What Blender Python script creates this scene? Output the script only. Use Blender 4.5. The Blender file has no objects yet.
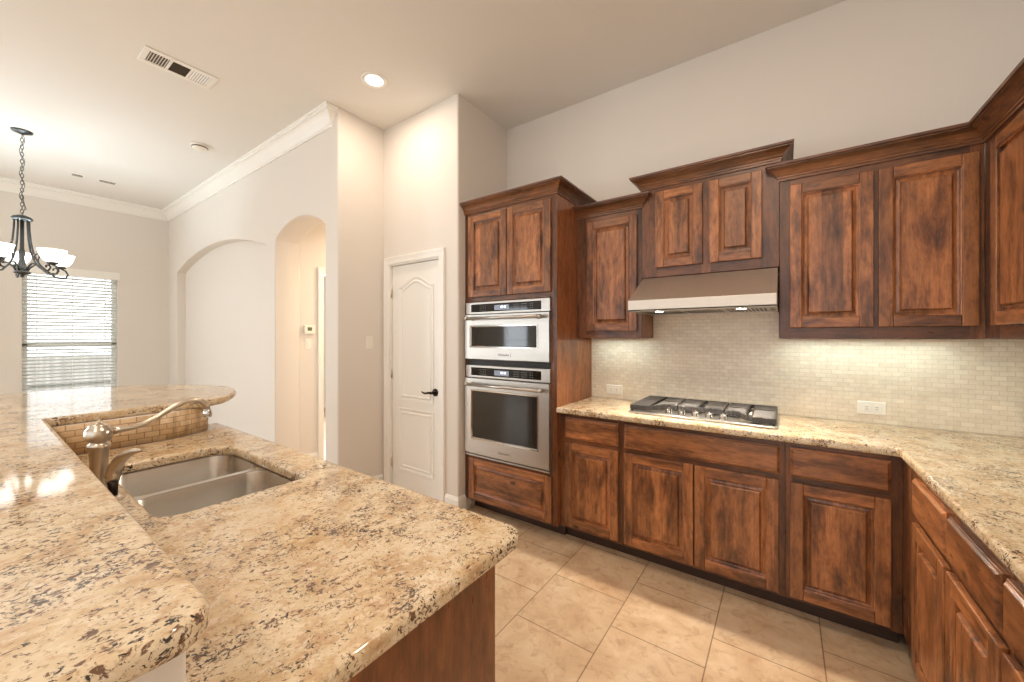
import bpy, bmesh, math, random
from mathutils import Vector, Matrix
R = math.radians
S = bpy.context.scene
COL = S.collection

# ------------------------------------------------------------------ camera, world, exposure
cam_d = bpy.data.cameras.new('camera')
cam_d.sensor_width = 36.0
cam_d.lens = 384.3 / 1024 * 36.0
cam_d.shift_y = -4.6 / 1024
cam_d.clip_start = 0.02
cam = bpy.data.objects.new('camera', cam_d)
cam.location = (0, 0, 1.389)
cam.rotation_euler = (R(90), 0, R(35.3))
COL.objects.link(cam)
S.camera = cam

world = bpy.data.worlds.new('World')
S.world = world
world.use_nodes = True
wb = world.node_tree.nodes['Background']
wb.inputs[0].default_value = (0.90, 0.96, 1.0, 1)
wb.inputs[1].default_value = 1.3
# overcast sky, much brighter on the side of the breakfast-room window
_n = world.node_tree.nodes
_tc = _n.new('ShaderNodeTexCoord'); _sx = _n.new('ShaderNodeSeparateXYZ'); _mr = _n.new('ShaderNodeMapRange')
_mr.interpolation_type = 'SMOOTHSTEP'
for _k, _v in ((1, .35), (2, .85), (3, 1.3), (4, 2.6)): _mr.inputs[_k].default_value = _v
_ng = _n.new('ShaderNodeMath'); _ng.operation = 'MULTIPLY'; _ng.inputs[1].default_value = -1
_l = world.node_tree.links.new
_l(_tc.outputs['Generated'], _sx.inputs[0]); _l(_sx.outputs[0], _ng.inputs[0]); _l(_ng.outputs[0], _mr.inputs[0]); _l(_mr.outputs[0], wb.inputs[1])

S.view_settings.view_transform = 'Standard'
S.view_settings.look = 'None'
S.view_settings.gamma = 1.0
S.view_settings.use_curve_mapping = False
S.view_settings.exposure = 0.33
S.cycles.use_denoising = True
S.cycles.max_bounces = 10
S.cycles.diffuse_bounces = 6
S.cycles.sample_clamp_indirect = 6.0


def lamp(name, kind, loc, power, color, rot=(0, 0, 0), size=None, size_y=None, angle=None, blend=0.5):
    d = bpy.data.lights.new(name, kind)
    d.energy = power
    d.color = color
    if kind == 'AREA':
        d.shape = 'RECTANGLE' if size_y else 'DISK'
        d.size = size
        if size_y: d.size_y = size_y
    else:
        d.shadow_soft_size = size or 0.05
    if kind == 'SPOT':
        d.spot_size = R(angle)
        d.spot_blend = blend
    o = bpy.data.objects.new(name, d)
    o.location = loc
    o.rotation_euler = rot
    COL.objects.link(o)
    return o


WARM = (1.0, 0.81, 0.64)
DAY = (.86, .94, 1.0)
H = 3.288
XL = -7.69
# recessed ceiling cans of the kitchen (one in view, the other three assumed out of view)
for x, y, p in ((-2.48, 1.735, 7), (-.2, 1.0, 15), (-2.3, -.75, 11), (-.2, -1.3, 17)):
    lamp('can_lamp', 'AREA', (x, y, H - .012), p, WARM, size=.13)
# strips under the wall cabinets
STRIP = (.84, 1.0, .92)
lamp('strip_lamp', 'AREA', (-1.0, 2.74, 1.368), .55, STRIP, size=.36, size_y=.03)
lamp('strip_lamp', 'AREA', (.34, 2.74, 1.368), 1.05, STRIP, size=.66, size_y=.03)
lamp('strip_lamp', 'AREA', (.86, 2.0, 1.368), 1.3, STRIP, size=.03, size_y=1.0)
# the two lamps of the range hood
for x in (-.62, -.19):
    lamp('hood_lamp', 'SPOT', (x, 2.43, 1.532), 34, (1, .88, .72), size=.02, angle=150, blend=.75, rot=(R(-28), 0, 0))
# daylight: bedroom past the hallway door, the two rear breakfast-room windows, an added side window, the sun on the yard
lamp('bedroom_daylight', 'AREA', (-6.6, 3.0, 1.5), 70, DAY, rot=(0, R(-90), 0), size=1.6, size_y=1.4)
lamp('hall_lamp', 'SPOT', (-3.68, 3.2, 2.8), 120, (1, .76, .52), size=.08, angle=160, blend=.8)
for x in (-6.15, -4.8):
    lamp('window_daylight', 'AREA', (x, -4.33, 1.39), 15, DAY, rot=(R(90), 0, 0), size=.76, size_y=1.6)
lamp('window_daylight', 'AREA', (XL + .07, -1.9, 1.39), 65, DAY, rot=(0, R(-90), 0), size=1.6, size_y=1.3)  # cool fill at the added, unseen side window
sun = lamp('sun', 'SUN', (0, 0, 12), 3.5, (1, .97, .92), size=.01)
sun.rotation_euler = Vector((-.55, .15, -.8)).to_track_quat('-Z', 'Y').to_euler()
# bulbs in the chandelier bowls
for k in range(5):
    a = R(39.3) + k * 2 * math.pi / 5
    lamp('chandelier_bulb', 'POINT', (-5.75 + .26 * math.cos(a), .282 + .26 * math.sin(a), 2.15), 4.5, (.74, .89, 1), size=.03)


# ------------------------------------------------------------------ materials
def lin(c):
    return tuple(((v / 255) / 12.92 if v / 255 <= .04045 else ((v / 255 + .055) / 1.055) ** 2.4) for v in c)


def mat(name, rgb, rough=.5, metal=0.0, spec=.5, emit=None, estr=0.0, coat=0.0, trans=0.0, aniso=0.0):
    m = bpy.data.materials.new(name)
    m.use_nodes = True
    b = m.node_tree.nodes['Principled BSDF']
    b.inputs['Base Color'].default_value = (*lin(rgb), 1)
    b.inputs['Roughness'].default_value = rough
    b.inputs['Metallic'].default_value = metal
    b.inputs['Specular IOR Level'].default_value = spec
    b.inputs['Coat Weight'].default_value = coat
    b.inputs['Transmission Weight'].default_value = trans
    b.inputs['Anisotropic'].default_value = aniso
    if emit:
        b.inputs['Emission Color'].default_value = (*lin(emit), 1)
        b.inputs['Emission Strength'].default_value = estr
    return m


class NT:
    """small helper to wire shader nodes"""
    def __init__(s, m):
        s.t = m.node_tree; s.b = s.t.nodes['Principled BSDF']
    def n(s, typ, **kw):
        x = s.t.nodes.new(typ)
        for k, v in kw.items():
            if hasattr(x, k): setattr(x, k, v)
        return x
    def link(s, a, b): s.t.links.new(a, b)
    def mapping(s, vec, scale=(1, 1, 1), rot=(0, 0, 0), loc=(0, 0, 0)):
        x = s.n('ShaderNodeMapping')
        x.inputs['Scale'].default_value = scale
        x.inputs['Rotation'].default_value = rot
        x.inputs['Location'].default_value = loc
        s.link(vec, x.inputs['Vector']); return x.outputs[0]
    def noise(s, vec, scale=1, detail=2, rough=.5, dist=0):
        x = s.n('ShaderNodeTexNoise')
        x.inputs['Scale'].default_value = scale; x.inputs['Detail'].default_value = detail
        x.inputs['Roughness'].default_value = rough; x.inputs['Distortion'].default_value = dist
        s.link(vec, x.inputs['Vector']); return x.outputs['Fac']
    def ramp(s, fac, stops):
        x = s.n('ShaderNodeValToRGB')
        e = x.color_ramp.elements
        while len(e) > 1: e.remove(e[-1])
        e[0].position = stops[0][0]; e[0].color = (*stops[0][1], 1)
        for p, c in stops[1:]:
            k = e.new(p); k.color = (*c, 1)
        s.link(fac, x.inputs[0]); return x.outputs[0]
    def gray(s, fac, stops):
        return s.ramp(fac, [(p, (v, v, v)) for p, v in stops])
    def mix(s, fac, a, b, mode='MIX'):
        x = s.n('ShaderNodeMix', data_type='RGBA', blend_type=mode)
        if isinstance(fac, (int, float)): x.inputs[0].default_value = fac
        else: s.link(fac, x.inputs[0])
        for v, i in ((a, 6), (b, 7)):
            if isinstance(v, tuple): x.inputs[i].default_value = (*v, 1)
            else: s.link(v, x.inputs[i])
        return x.outputs[2]
    def base(s, c): s.link(c, s.b.inputs['Base Color'])
    def bump(s, h, strength=.2, dist=.01):
        x = s.n('ShaderNodeBump'); x.inputs['Strength'].default_value = strength
        x.inputs['Distance'].default_value = dist
        s.link(h, x.inputs['Height']); s.link(x.outputs[0], s.b.inputs['Normal'])


def wood(name, light, mid, dark, rough=.32):
    m = mat(name, mid, rough, coat=.25)
    t = NT(m)
    t.b.inputs['Coat Roughness'].default_value = .25
    v = t.n('ShaderNodeAttribute', attribute_name='gc').outputs['Vector']
    blot = t.noise(t.mapping(v, (13, 13, 3.6)), 1, 8, .7, .3)
    band = t.noise(t.mapping(v, (40, 40, 2.0)), 1, 5, .66, .2)
    fig = t.noise(t.mapping(v, (46, 46, 13)), 1, 4, .65, .3)
    fine = t.noise(t.mapping(v, (240, 240, 6)), 1, 3, .65)
    c = t.ramp(blot, [(.30, lin(dark)), (.43, lin(mid)), (.56, lin(light)), (.70, lin(mid)), (.8, lin(light))])
    sp = t.n('ShaderNodeSeparateXYZ'); t.link(v, sp.inputs[0])
    ml = t.n('ShaderNodeMath', operation='MULTIPLY'); t.link(sp.outputs[0], ml.inputs[0]); ml.inputs[1].default_value = 11.5
    fl = t.n('ShaderNodeMath', operation='FLOOR'); t.link(ml.outputs[0], fl.inputs[0])
    wn = t.n('ShaderNodeTexWhiteNoise', noise_dimensions='1D'); t.link(fl.outputs[0], wn.inputs['W'])
    c = t.mix(1.0, c, t.gray(wn.outputs['Value'], [(0, .66), (1, 1.22)]), 'MULTIPLY')
    c = t.mix(.6, c, t.gray(band, [(.33, .5), (.5, 1), (.7, 1.3)]), 'MULTIPLY')
    c = t.mix(.5, c, t.gray(fig, [(.33, .45), (.52, 1), (.72, 1.25)]), 'MULTIPLY')
    c = t.mix(.4, c, t.gray(fine, [(.3, .6), (.6, 1.1)]), 'MULTIPLY')
    vo = t.n('ShaderNodeTexVoronoi')
    vo.inputs['Scale'].default_value = 1
    vo.inputs['Randomness'].default_value = 1
    t.link(t.mapping(v, (5.5, 5.5, 3.0)), vo.inputs['Vector'])
    knot = t.gray(vo.outputs['Distance'], [(.03, 1), (.10, 0)])
    c = t.mix(knot, c, lin((46, 26, 16)))
    t.base(c)
    t.link(t.gray(fig, [(.3, rough + .1), (.7, rough - .06)]), t.b.inputs['Roughness'])
    return m


def granite(name, tint=(1, 1, 1), seed=0.0):
    m = mat(name, (214, 188, 148), .07, spec=.75)
    t = NT(m)
    pos = t.n('ShaderNodeTexCoord').outputs['Object']
    v = t.mapping(pos, (1.2, 1.0, 1.1), (0, 0, R(-30)), (seed, seed * .7, 0))
    big = t.noise(v, 8, 4, .6, .6)
    med = t.noise(v, 34, 4, .62, .5)
    c = t.ramp(big, [(.30, lin((180, 148, 110))), (.45, lin((202, 178, 142))), (.60, lin((216, 200, 172))), (.78, lin((198, 172, 134)))])
    c = t.mix(t.gray(med, [(.52, 0), (.64, .55)]), c, lin((178, 138, 98)))
    c = t.mix(t.gray(t.noise(v, 60, 3, .6, .3), [(.54, 0), (.64, .6)]), c, lin((228, 214, 190)))
    c = t.mix(t.gray(t.noise(v, 150, 3, .6, .3), [(.56, 0), (.66, .45)]), c, lin((150, 114, 80)))
    # brown flecks, then the black ones, gathered along loose veins
    vein = t.gray(t.noise(v, 6, 4, .65, 1.2), [(.38, .0), (.60, .10)])
    def flecks(sc, lo, hi):
        add = t.n('ShaderNodeMath', operation='ADD')
        t.link(t.noise(v, sc, 4, .66, .9), add.inputs[0]); t.link(vein, add.inputs[1])
        return t.gray(add.outputs[0], [(lo, 0), (hi, 1)])
    c = t.mix(flecks(84, .62, .675), c, lin((104, 76, 56)))
    c = t.mix(flecks(104, .65, .69), c, lin((46, 38, 36)))
    if tint != (1, 1, 1): c = t.mix(1.0, c, tint, 'MULTIPLY')
    t.base(c)
    return m


def tiled(name, a, b, grout, plane, w, h, gap=.0022, rough=.35, var=.5):
    """running-bond tile on a wall; plane gives which object axes run along and up"""
    m = mat(name, a, rough)
    t = NT(m)
    pos = t.n('ShaderNodeTexCoord').outputs['Object']
    sep = t.n('ShaderNodeSeparateXYZ'); t.link(pos, sep.inputs[0])
    com = t.n('ShaderNodeCombineXYZ')
    t.link(sep.outputs['XYZ'.index(plane[0])], com.inputs[0]); t.link(sep.outputs['XYZ'.index(plane[1])], com.inputs[1])
    br = t.n('ShaderNodeTexBrick', offset=.5, offset_frequency=2)
    t.link(com.outputs[0], br.inputs['Vector'])
    br.inputs['Scale'].default_value = 1
    br.inputs['Mortar Size'].default_value = gap
    br.inputs['Mortar Smooth'].default_value = .2
    br.inputs['Brick Width'].default_value = w; br.inputs['Row Height'].default_value = h
    br.inputs['Color1'].default_value = (*lin(a), 1); br.inputs['Color2'].default_value = (*lin(b), 1)
    br.inputs['Mortar'].default_value = (*lin(grout), 1)
    mott = t.noise(pos, 28, 4, .6, .3)
    c = t.mix(var, br.outputs['Color'], t.gray(mott, [(.3, .72), (.6, 1.08)]), 'MULTIPLY')
    t.base(c)
    inv = t.n('ShaderNodeMath', operation='SUBTRACT'); inv.inputs[0].default_value = 1
    t.link(br.outputs['Fac'], inv.inputs[1])
    t.bump(inv.outputs[0], .35, .003)
    return m


def plaster(name, rgb, rough=.75):
    m = mat(name, rgb, rough, spec=.3)
    t = NT(m)
    pos = t.n('ShaderNodeTexCoord').outputs['Object']
    t.bump(t.noise(pos, 90, 3, .6), .06, .004)
    return m


def steel(name, rgb=(205, 200, 192), rough=.3, stretch=(2, 2, 260)):
    m = mat(name, rgb, rough, metal=1.0)
    t = NT(m)
    pos = t.n('ShaderNodeTexCoord').outputs['Object']
    nz = t.noise(t.mapping(pos, stretch), 1, 3, .6)
    t.link(t.gray(nz, [(.3, rough - .05), (.7, rough + .09)]), t.b.inputs['Roughness'])
    t.bump(nz, .015, .001)
    return m


M = {}
M['wall'] = plaster('painted_wall', (223, 217, 209))
M['ceil'] = plaster('painted_ceiling', (229, 227, 222))
M['white'] = mat('white_paint', (238, 236, 230), .42)
M['plastic'] = mat('white_plastic', (236, 232, 222), .35)
M['wood'] = wood('stained_alder', (170, 110, 66), (124, 76, 44), (54, 33, 22))
M['wood_dark'] = wood('alder_frame_stain_and_shade', (122, 74, 42), (94, 56, 31), (54, 33, 20))  # frame darker than the doors: stain plus some painted-in shade
M['wood_plain'] = wood('stained_end_panel', (150, 92, 52), (132, 78, 42), (110, 64, 34))
M['crown_wood'] = wood('stained_crown', (130, 82, 48), (106, 66, 38), (72, 44, 28))
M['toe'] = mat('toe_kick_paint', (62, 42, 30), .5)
M['granite'] = granite('beige_granite')
M['steel'] = steel('brushed_steel', (192, 188, 182), .33)
M['steel_hood'] = steel('brushed_steel_hood', (214, 205, 194), .5, (260, 2, 2))
M['steel_v'] = mat('brushed_steel_sink', (214, 209, 202), .27, metal=1.0)
M['nickel'] = mat('brushed_nickel', (204, 192, 176), .28, metal=1.0)
M['chrome'] = mat('chrome', (215, 215, 215), .1, metal=1.0)
M['black_glass'] = mat('black_glass', (14, 14, 15), .06, spec=.6)
M['oven_glass'] = mat('oven_glass', (22, 20, 18), .05, spec=.7)
M['iron'] = mat('cast_iron', (52, 48, 46), .45)
M['bronze'] = mat('dark_bronze', (46, 36, 30), .35, metal=.8)
M['pewter'] = mat('dark_pewter', (82, 84, 84), .35, metal=.85)
M['black'] = mat('black_plastic', (20, 18, 17), .5)
M['shade'] = mat('frosted_glass', (250, 248, 240), .4, emit=(255, 252, 246), estr=2.6)
M['lamp'] = mat('lamp_lens', (255, 255, 255), .4, emit=(255, 246, 232), estr=9)
M['display'] = mat('oven_display', (120, 126, 140), .2, emit=(140, 148, 170), estr=.35)
M['digits'] = mat('oven_digits', (230, 235, 240), .3, emit=(225, 235, 245), estr=1.2)
M['legend'] = mat('oven_legend', (170, 172, 174), .4)
M['lcd'] = mat('lcd_grey_green', (92, 92, 70), .3)
M['vent_dark'] = mat('vent_painted_shade', (96, 84, 72), .7)
M['blind'] = mat('white_blind', (226, 228, 224), .5)
M['fence'] = None
M['soil'] = mat('yard_ground', (150, 150, 130), .9)
M['tile'] = tiled('mosaic_tile', (236, 225, 206), (226, 212, 191), (212, 197, 175), 'XZ', .0495, .0235, .0013, var=.3)
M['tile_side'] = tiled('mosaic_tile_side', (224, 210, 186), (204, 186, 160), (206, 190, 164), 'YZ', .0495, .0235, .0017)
M['glass'] = mat('window_glass', (255, 255, 255), 0.0, trans=1.0, spec=.4)
M['glass'].node_tree.nodes['Principled BSDF'].inputs['IOR'].default_value = 1.02


def fence_mat():
    m = mat('grey_fence', (176, 172, 168), .8)
    t = NT(m)
    pos = t.n('ShaderNodeTexCoord').outputs['Object']
    n = t.noise(t.mapping(pos, (1, 14, .6)), 1, 3, .6)
    t.base(t.ramp(n, [(.3, lin((150, 146, 142))), (.7, lin((198, 196, 194)))]))
    return m


M['fence'] = fence_mat()


def bar_tile():
    """brick mosaic laid along the curved bar wall: 'gc' holds (length along the wall, height)"""
    m = mat('bar_mosaic_tile', (205, 172, 132), .4)
    t = NT(m)
    v = t.n('ShaderNodeAttribute', attribute_name='gc').outputs['Vector']
    br = t.n('ShaderNodeTexBrick', offset=.5, offset_frequency=2)
    t.link(v, br.inputs['Vector'])
    for k, val in (('Scale', 1), ('Mortar Size', .0016), ('Mortar Smooth', .2), ('Brick Width', .051), ('Row Height', .0258)):
        br.inputs[k].default_value = val
    br.inputs['Color1'].default_value = (*lin((224, 198, 162)), 1)
    br.inputs['Color2'].default_value = (*lin((202, 170, 130)), 1)
    br.inputs['Mortar'].default_value = (*lin((152, 122, 90)), 1)
    t.base(t.mix(.5, br.outputs['Color'], t.gray(t.noise(v, 40, 4, .6), [(.3, .75), (.65, 1.08)]), 'MULTIPLY'))
    inv = t.n('ShaderNodeMath', operation='SUBTRACT'); inv.inputs[0].default_value = 1
    t.link(br.outputs['Fac'], inv.inputs[1]); t.bump(inv.outputs[0], .4, .003)
    return m


M['bar_tile'] = bar_tile()


def floor_mat():
    m = mat('travertine_floor', (206, 176, 140), .3)
    t = NT(m)
    pos = t.n('ShaderNodeTexCoord').outputs['Object']
    sep = t.n('ShaderNodeSeparateXYZ'); t.link(pos, sep.inputs[0])
    com = t.n('ShaderNodeCombineXYZ')
    t.link(sep.outputs[1], com.inputs[0]); t.link(sep.outputs[0], com.inputs[1])
    br = t.n('ShaderNodeTexBrick', offset=.5, offset_frequency=2)
    P = .41
    # columns of tiles run along Y; joints at x = -.68 + k*P, rows at y = 1.98 + k*.4 (every second column shifted by half)
    t.link(t.mapping(com.outputs[0], (1, 1, 1), (0, 0, 0), (-1.98 + .4 * 20, .68 + P * 20, 0)), br.inputs['Vector'])
    br.inputs['Scale'].default_value = 1
    br.inputs['Mortar Size'].default_value = .0028
    br.inputs['Mortar Smooth'].default_value = .1
    br.inputs['Brick Width'].default_value = .4; br.inputs['Row Height'].default_value = P
    br.inputs['Color1'].default_value = (.86, .86, .86, 1); br.inputs['Color2'].default_value = (1.0, 1.0, 1.0, 1)
    br.inputs['Mortar'].default_value = (.42, .38, .34, 1)
    a = t.noise(pos, 4.5, 5, .65, .8)
    b = t.noise(pos, 17, 5, .65, .5)
    c = t.ramp(a, [(.3, lin((194, 162, 130))), (.5, lin((214, 187, 154))), (.7, lin((226, 206, 178)))])
    c = t.mix(t.gray(b, [(.52, 0), (.72, .6)]), c, lin((166, 124, 88)))
    c = t.mix(1.0, c, br.outputs['Color'], 'MULTIPLY')
    t.base(c)
    t.link(t.gray(b, [(.3, .26), (.7, .42)]), t.b.inputs['Roughness'])
    inv = t.n('ShaderNodeMath', operation='SUBTRACT'); inv.inputs[0].default_value = 1
    t.link(br.outputs['Fac'], inv.inputs[1]); t.bump(inv.outputs[0], .4, .003)
    return m


M['floor'] = floor_mat()
rnd = random.Random(7)


# ------------------------------------------------------------------ geometry helpers
class MB:
    def __init__(s):
        s.v = []; s.f = []; s.g = []; s.mi = []; s.sm = []

    def add(s, vs, fs, grain='z', mi=0, smooth=False, gc=None, seed=None):
        b = len(s.v)
        off = seed if seed is not None else Vector((rnd.random() * 30, rnd.random() * 30, rnd.random() * 30))
        for k, p in enumerate(vs):
            s.v.append(tuple(p))
            if gc: s.g.append(gc[k])
            else:
                x, y, z = p
                q = {'z': (x, y, z), 'x': (z, y, x), 'y': (x, z, y)}[grain]
                s.g.append((q[0] + off[0], q[1] + off[1], q[2] + off[2]))
        for f in fs:
            s.f.append([i + b for i in f]); s.mi.append(mi); s.sm.append(smooth)
        return s

    def box(s, x0, x1, y0, y1, z0, z1, grain='z', mi=0, seed=None):
        vs = [(x, y, z) for z in (z0, z1) for y in (y0, y1) for x in (x0, x1)]
        fs = [(0, 2, 3, 1), (4, 5, 7, 6), (0, 1, 5, 4), (1, 3, 7, 5), (3, 2, 6, 7), (2, 0, 4, 6)]
        return s.add(vs, fs, grain, mi, seed=seed)

    def rings(s, rects, grain='z', mi=0, cap=True, seed=None):
        """nested rectangles (x0,x1,z0,z1,y) joined front to front, the last one filled; faces look to -y"""
        vs = []; fs = []
        for (x0, x1, z0, z1, y) in rects:
            vs += [(x0, y, z0), (x1, y, z0), (x1, y, z1), (x0, y, z1)]
        for k in range(len(rects) - 1):
            a, b = 4 * k, 4 * k + 4
            for i in range(4):
                j = (i + 1) % 4
                fs.append((a + i, a + j, b + j, b + i))
        if cap:
            a = 4 * (len(rects) - 1); fs.append((a, a + 1, a + 2, a + 3))
        return s.add(vs, fs, grain, mi, seed=seed)

    def lathe(s, prof, c=(0, 0, 0), n=24, axis='z', mi=0, smooth=True):
        vs = []; fs = []
        for (r, h) in prof:
            for k in range(n):
                a = 2 * math.pi * k / n
                p = (r * math.cos(a), r * math.sin(a), h)
                if axis == 'y': p = (p[0], p[2], -p[1])
                elif axis == 'x': p = (p[2], p[1], -p[0])
                vs.append((c[0] + p[0], c[1] + p[1], c[2] + p[2]))
        m = len(prof)
        for i in range(m - 1):
            for k in range(n):
                j = (k + 1) % n
                fs.append((i * n + k, i * n + j, (i + 1) * n + j, (i + 1) * n + k))
        if prof[0][0] > 1e-6: fs.append(tuple(range(n))[::-1])
        if prof[-1][0] > 1e-6: fs.append(tuple((m - 1) * n + k for k in range(n)))
        return s.add(vs, fs, 'z', mi, smooth)

    def tube(s, pts, rad, n=10, mi=0, closed=False, smooth=True):
        P = [Vector(p) for p in pts]
        N = len(P)
        rr = rad if isinstance(rad, (list, tuple)) else [rad] * N
        tg = []
        for i in range(N):
            a = P[(i - 1) % N] if (closed or i > 0) else P[i]
            b = P[(i + 1) % N] if (closed or i < N - 1) else P[i]
            tg.append((b - a).normalized())
        up = Vector((0, 0, 1)) if abs(tg[0].z) < .9 else Vector((1, 0, 0))
        nrm = tg[0].cross(up).normalized()
        vs = []; fs = []
        for i in range(N):
            nrm = (nrm - tg[i] * nrm.dot(tg[i])).normalized()
            bi = tg[i].cross(nrm)
            for k in range(n):
                a = 2 * math.pi * k / n
                vs.append(P[i] + (nrm * math.cos(a) + bi * math.sin(a)) * rr[i])
        for i in range(N if closed else N - 1):
            i2 = (i + 1) % N
            for k in range(n):
                j = (k + 1) % n
                fs.append((i * n + k, i * n + j, i2 * n + j, i2 * n + k))
        if not closed:
            fs.append(tuple(range(n))[::-1]); fs.append(tuple((N - 1) * n + k for k in range(n)))
        return s.add(vs, fs, 'z', mi, smooth)

    def sweep(s, path, prof, fn, closed=False, mi=0, caps=True, smooth=False):
        """mitred sweep: path in a plane, profile (out, height), fn(px, py, height) -> xyz. Out is to the right of travel."""
        n = len(path); dirs = []
        P = [Vector(p) for p in path]
        segs = [(P[(i + 1) % n] - P[i]).normalized() for i in range(n if closed else n - 1)]
        mit = []
        for i in range(n):
            if closed: d0, d1 = segs[i - 1], segs[i]
            else: d0, d1 = segs[max(0, i - 1)], segs[min(n - 2, i)]
            n0 = Vector((d0.y, -d0.x)); n1 = Vector((d1.y, -d1.x))
            mm = (n0 + n1); mm = mm / max(1e-6, (1 + n0.dot(n1)))
            mit.append(mm)
        m = len(prof)
        off = Vector((rnd.random() * 30, rnd.random() * 30, rnd.random() * 30))
        cnt = n if closed else n - 1
        for i in range(cnt):          # every straight piece with its own vertices (own grain)
            j = (i + 1) % n
            vs = []; gc = []
            L = (P[j] - P[i]).length
            for (q, w, u) in ((P[i], mit[i], 0), (P[j], mit[j], L)):
                for (o, h) in prof:
                    p = q + w * o
                    vs.append(fn(p.x, p.y, h)); gc.append((o + off[0] + i, h + off[1], u + off[2]))
            fs = [(k, k + m, (k + 1) % m + m, (k + 1) % m) for k in range(m)]
            s.add(vs, fs, mi=mi, gc=gc, smooth=smooth)
            if caps and not closed:
                if i == 0: s.add(vs[:m], [tuple(range(m))], mi=mi, gc=gc[:m])
                if i == cnt - 1: s.add(vs[m:], [tuple(range(m))[::-1]], mi=mi, gc=gc[m:])
        return s

    def prism(s, poly, z0, z1, fn=lambda x, y, z: (x, y, z), grain='z', mi=0, smooth=False):
        n = len(poly)
        vs = [fn(x, y, z0) for x, y in poly] + [fn(x, y, z1) for x, y in poly]
        fs = [tuple(range(n))[::-1], tuple(range(n, 2 * n))]
        s.add(vs, fs, grain, mi)
        b = len(s.v) - 2 * n
        for i in range(n):
            j = (i + 1) % n
            s.f.append([b + i, b + j, b + n + j, b + n + i]); s.mi.append(mi); s.sm.append(smooth)
        return s

    def build(s, name, mats, parent=None, bevel=0.0, seg=2, loc=None, sharp=None, fix=True):
        me = bpy.data.meshes.new(name)
        me.from_pydata(s.v, [], s.f)
        at = me.attributes.new('gc', 'FLOAT_VECTOR', 'POINT')
        at.data.foreach_set('vector', [c for g in s.g for c in g])
        if not isinstance(mats, (list, tuple)): mats = [mats]
        for m_ in mats: me.materials.append(m_)
        me.polygons.foreach_set('material_index', s.mi)
        me.polygons.foreach_set('use_smooth', s.sm)
        if fix:
            bm = bmesh.new(); bm.from_mesh(me)
            bmesh.ops.recalc_face_normals(bm, faces=bm.faces[:])
            bm.to_mesh(me); bm.free()
        if sharp: me.set_sharp_from_angle(angle=R(sharp))
        o = bpy.data.objects.new(name, me)
        COL.objects.link(o)
        if parent: o.parent = parent
        if loc: o.location = loc
        if bevel:
            b = o.modifiers.new('bevel', 'BEVEL'); b.width = bevel; b.segments = seg
            b.limit_method = 'ANGLE'; b.angle_limit = R(40)
        return o


def thing(name, label, cat, loc=(0, 0, 0), rotz=0, group=None):
    o = bpy.data.objects.new(name, None)
    o.empty_display_size = .1
    COL.objects.link(o); o.location = loc; o.rotation_euler = (0, 0, rotz)
    o['label'] = label; o['category'] = cat
    if group: o['group'] = group
    return o


def tag(o, label, cat, group=None):
    o['label'] = label; o['category'] = cat
    if group: o['group'] = group
    return o


def struct(o, label=None, cat=None):
    o['kind'] = 'structure'
    if label: o['label'] = label
    if cat: o['category'] = cat
    return o


def copy_tree(o, parent=None):
    c = o.copy(); COL.objects.link(c)
    if parent: c.parent = parent
    for ch in [x for x in o.children]: copy_tree(ch, c)
    return c


def fillet(pts, n=8):
    """polygon with (x, y, radius) corners -> list of points"""
    out = []
    N = len(pts)
    for i in range(N):
        p = Vector(pts[i][:2]); r = pts[i][2] if len(pts[i]) > 2 else 0
        if r <= 0: out.append(tuple(p)); continue
        a = (Vector(pts[i - 1][:2]) - p).normalized(); b = (Vector(pts[(i + 1) % N][:2]) - p).normalized()
        ang = a.angle(b); d = r / math.tan(ang / 2)
        c = p + (a + b).normalized() * (r / math.sin(ang / 2))
        s0 = p + a * d - c; s1 = p + b * d - c
        for k in range(n + 1):
            w = s0.slerp(s1, k / n) if s0.length else s0
            out.append(tuple(c + w.normalized() * r))
    return out


def slab(name, outer, holes, z0, z1, bev, m, parent=None, rot=None, loc=(0, 0, 0), res=3, smooth=True):
    """flat plate with a rounded edge, cut from a filled outline (converted to a mesh)"""
    cu = bpy.data.curves.new(name, 'CURVE')
    cu.dimensions = '2D'; cu.fill_mode = 'BOTH'
    for loop in [outer] + holes:
        sp = cu.splines.new('POLY'); sp.points.add(len(loop) - 1)
        for k, (x, y) in enumerate(loop): sp.points[k].co = (x, y, 0, 1)
        sp.use_cyclic_u = True
    cu.extrude = max(1e-5, (z1 - z0) / 2 - bev)
    cu.bevel_depth = bev; cu.bevel_resolution = res; cu.offset = -bev
    tmp = bpy.data.objects.new(name + '_tmp', cu); COL.objects.link(tmp)
    dg = bpy.context.evaluated_depsgraph_get()
    me = bpy.data.meshes.new_from_object(tmp.evaluated_get(dg))
    bpy.data.objects.remove(tmp); bpy.data.curves.remove(cu)
    bm = bmesh.new(); bm.from_mesh(me)
    bmesh.ops.remove_doubles(bm, verts=bm.verts, dist=1e-5)
    for v in bm.verts: v.co.z += (z0 + z1) / 2
    if rot: bmesh.ops.transform(bm, matrix=rot, verts=bm.verts)
    bmesh.ops.recalc_face_normals(bm, faces=bm.faces[:])
    bm.to_mesh(me); bm.free()
    me.name = name
    me.materials.clear(); me.materials.append(m)
    me.polygons.foreach_set('use_smooth', [smooth] * len(me.polygons))
    if smooth:
        me.set_sharp_from_angle(angle=R(40))
        nz = (rot.to_3x3() if rot else Matrix.Identity(3)) @ Vector((0, 0, 1))
        for p in me.polygons:
            if abs(p.normal.dot(nz)) > .999: p.use_smooth = False
    o = bpy.data.objects.new(name, me); COL.objects.link(o)
    o.location = loc
    if parent: o.parent = parent
    return o


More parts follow.
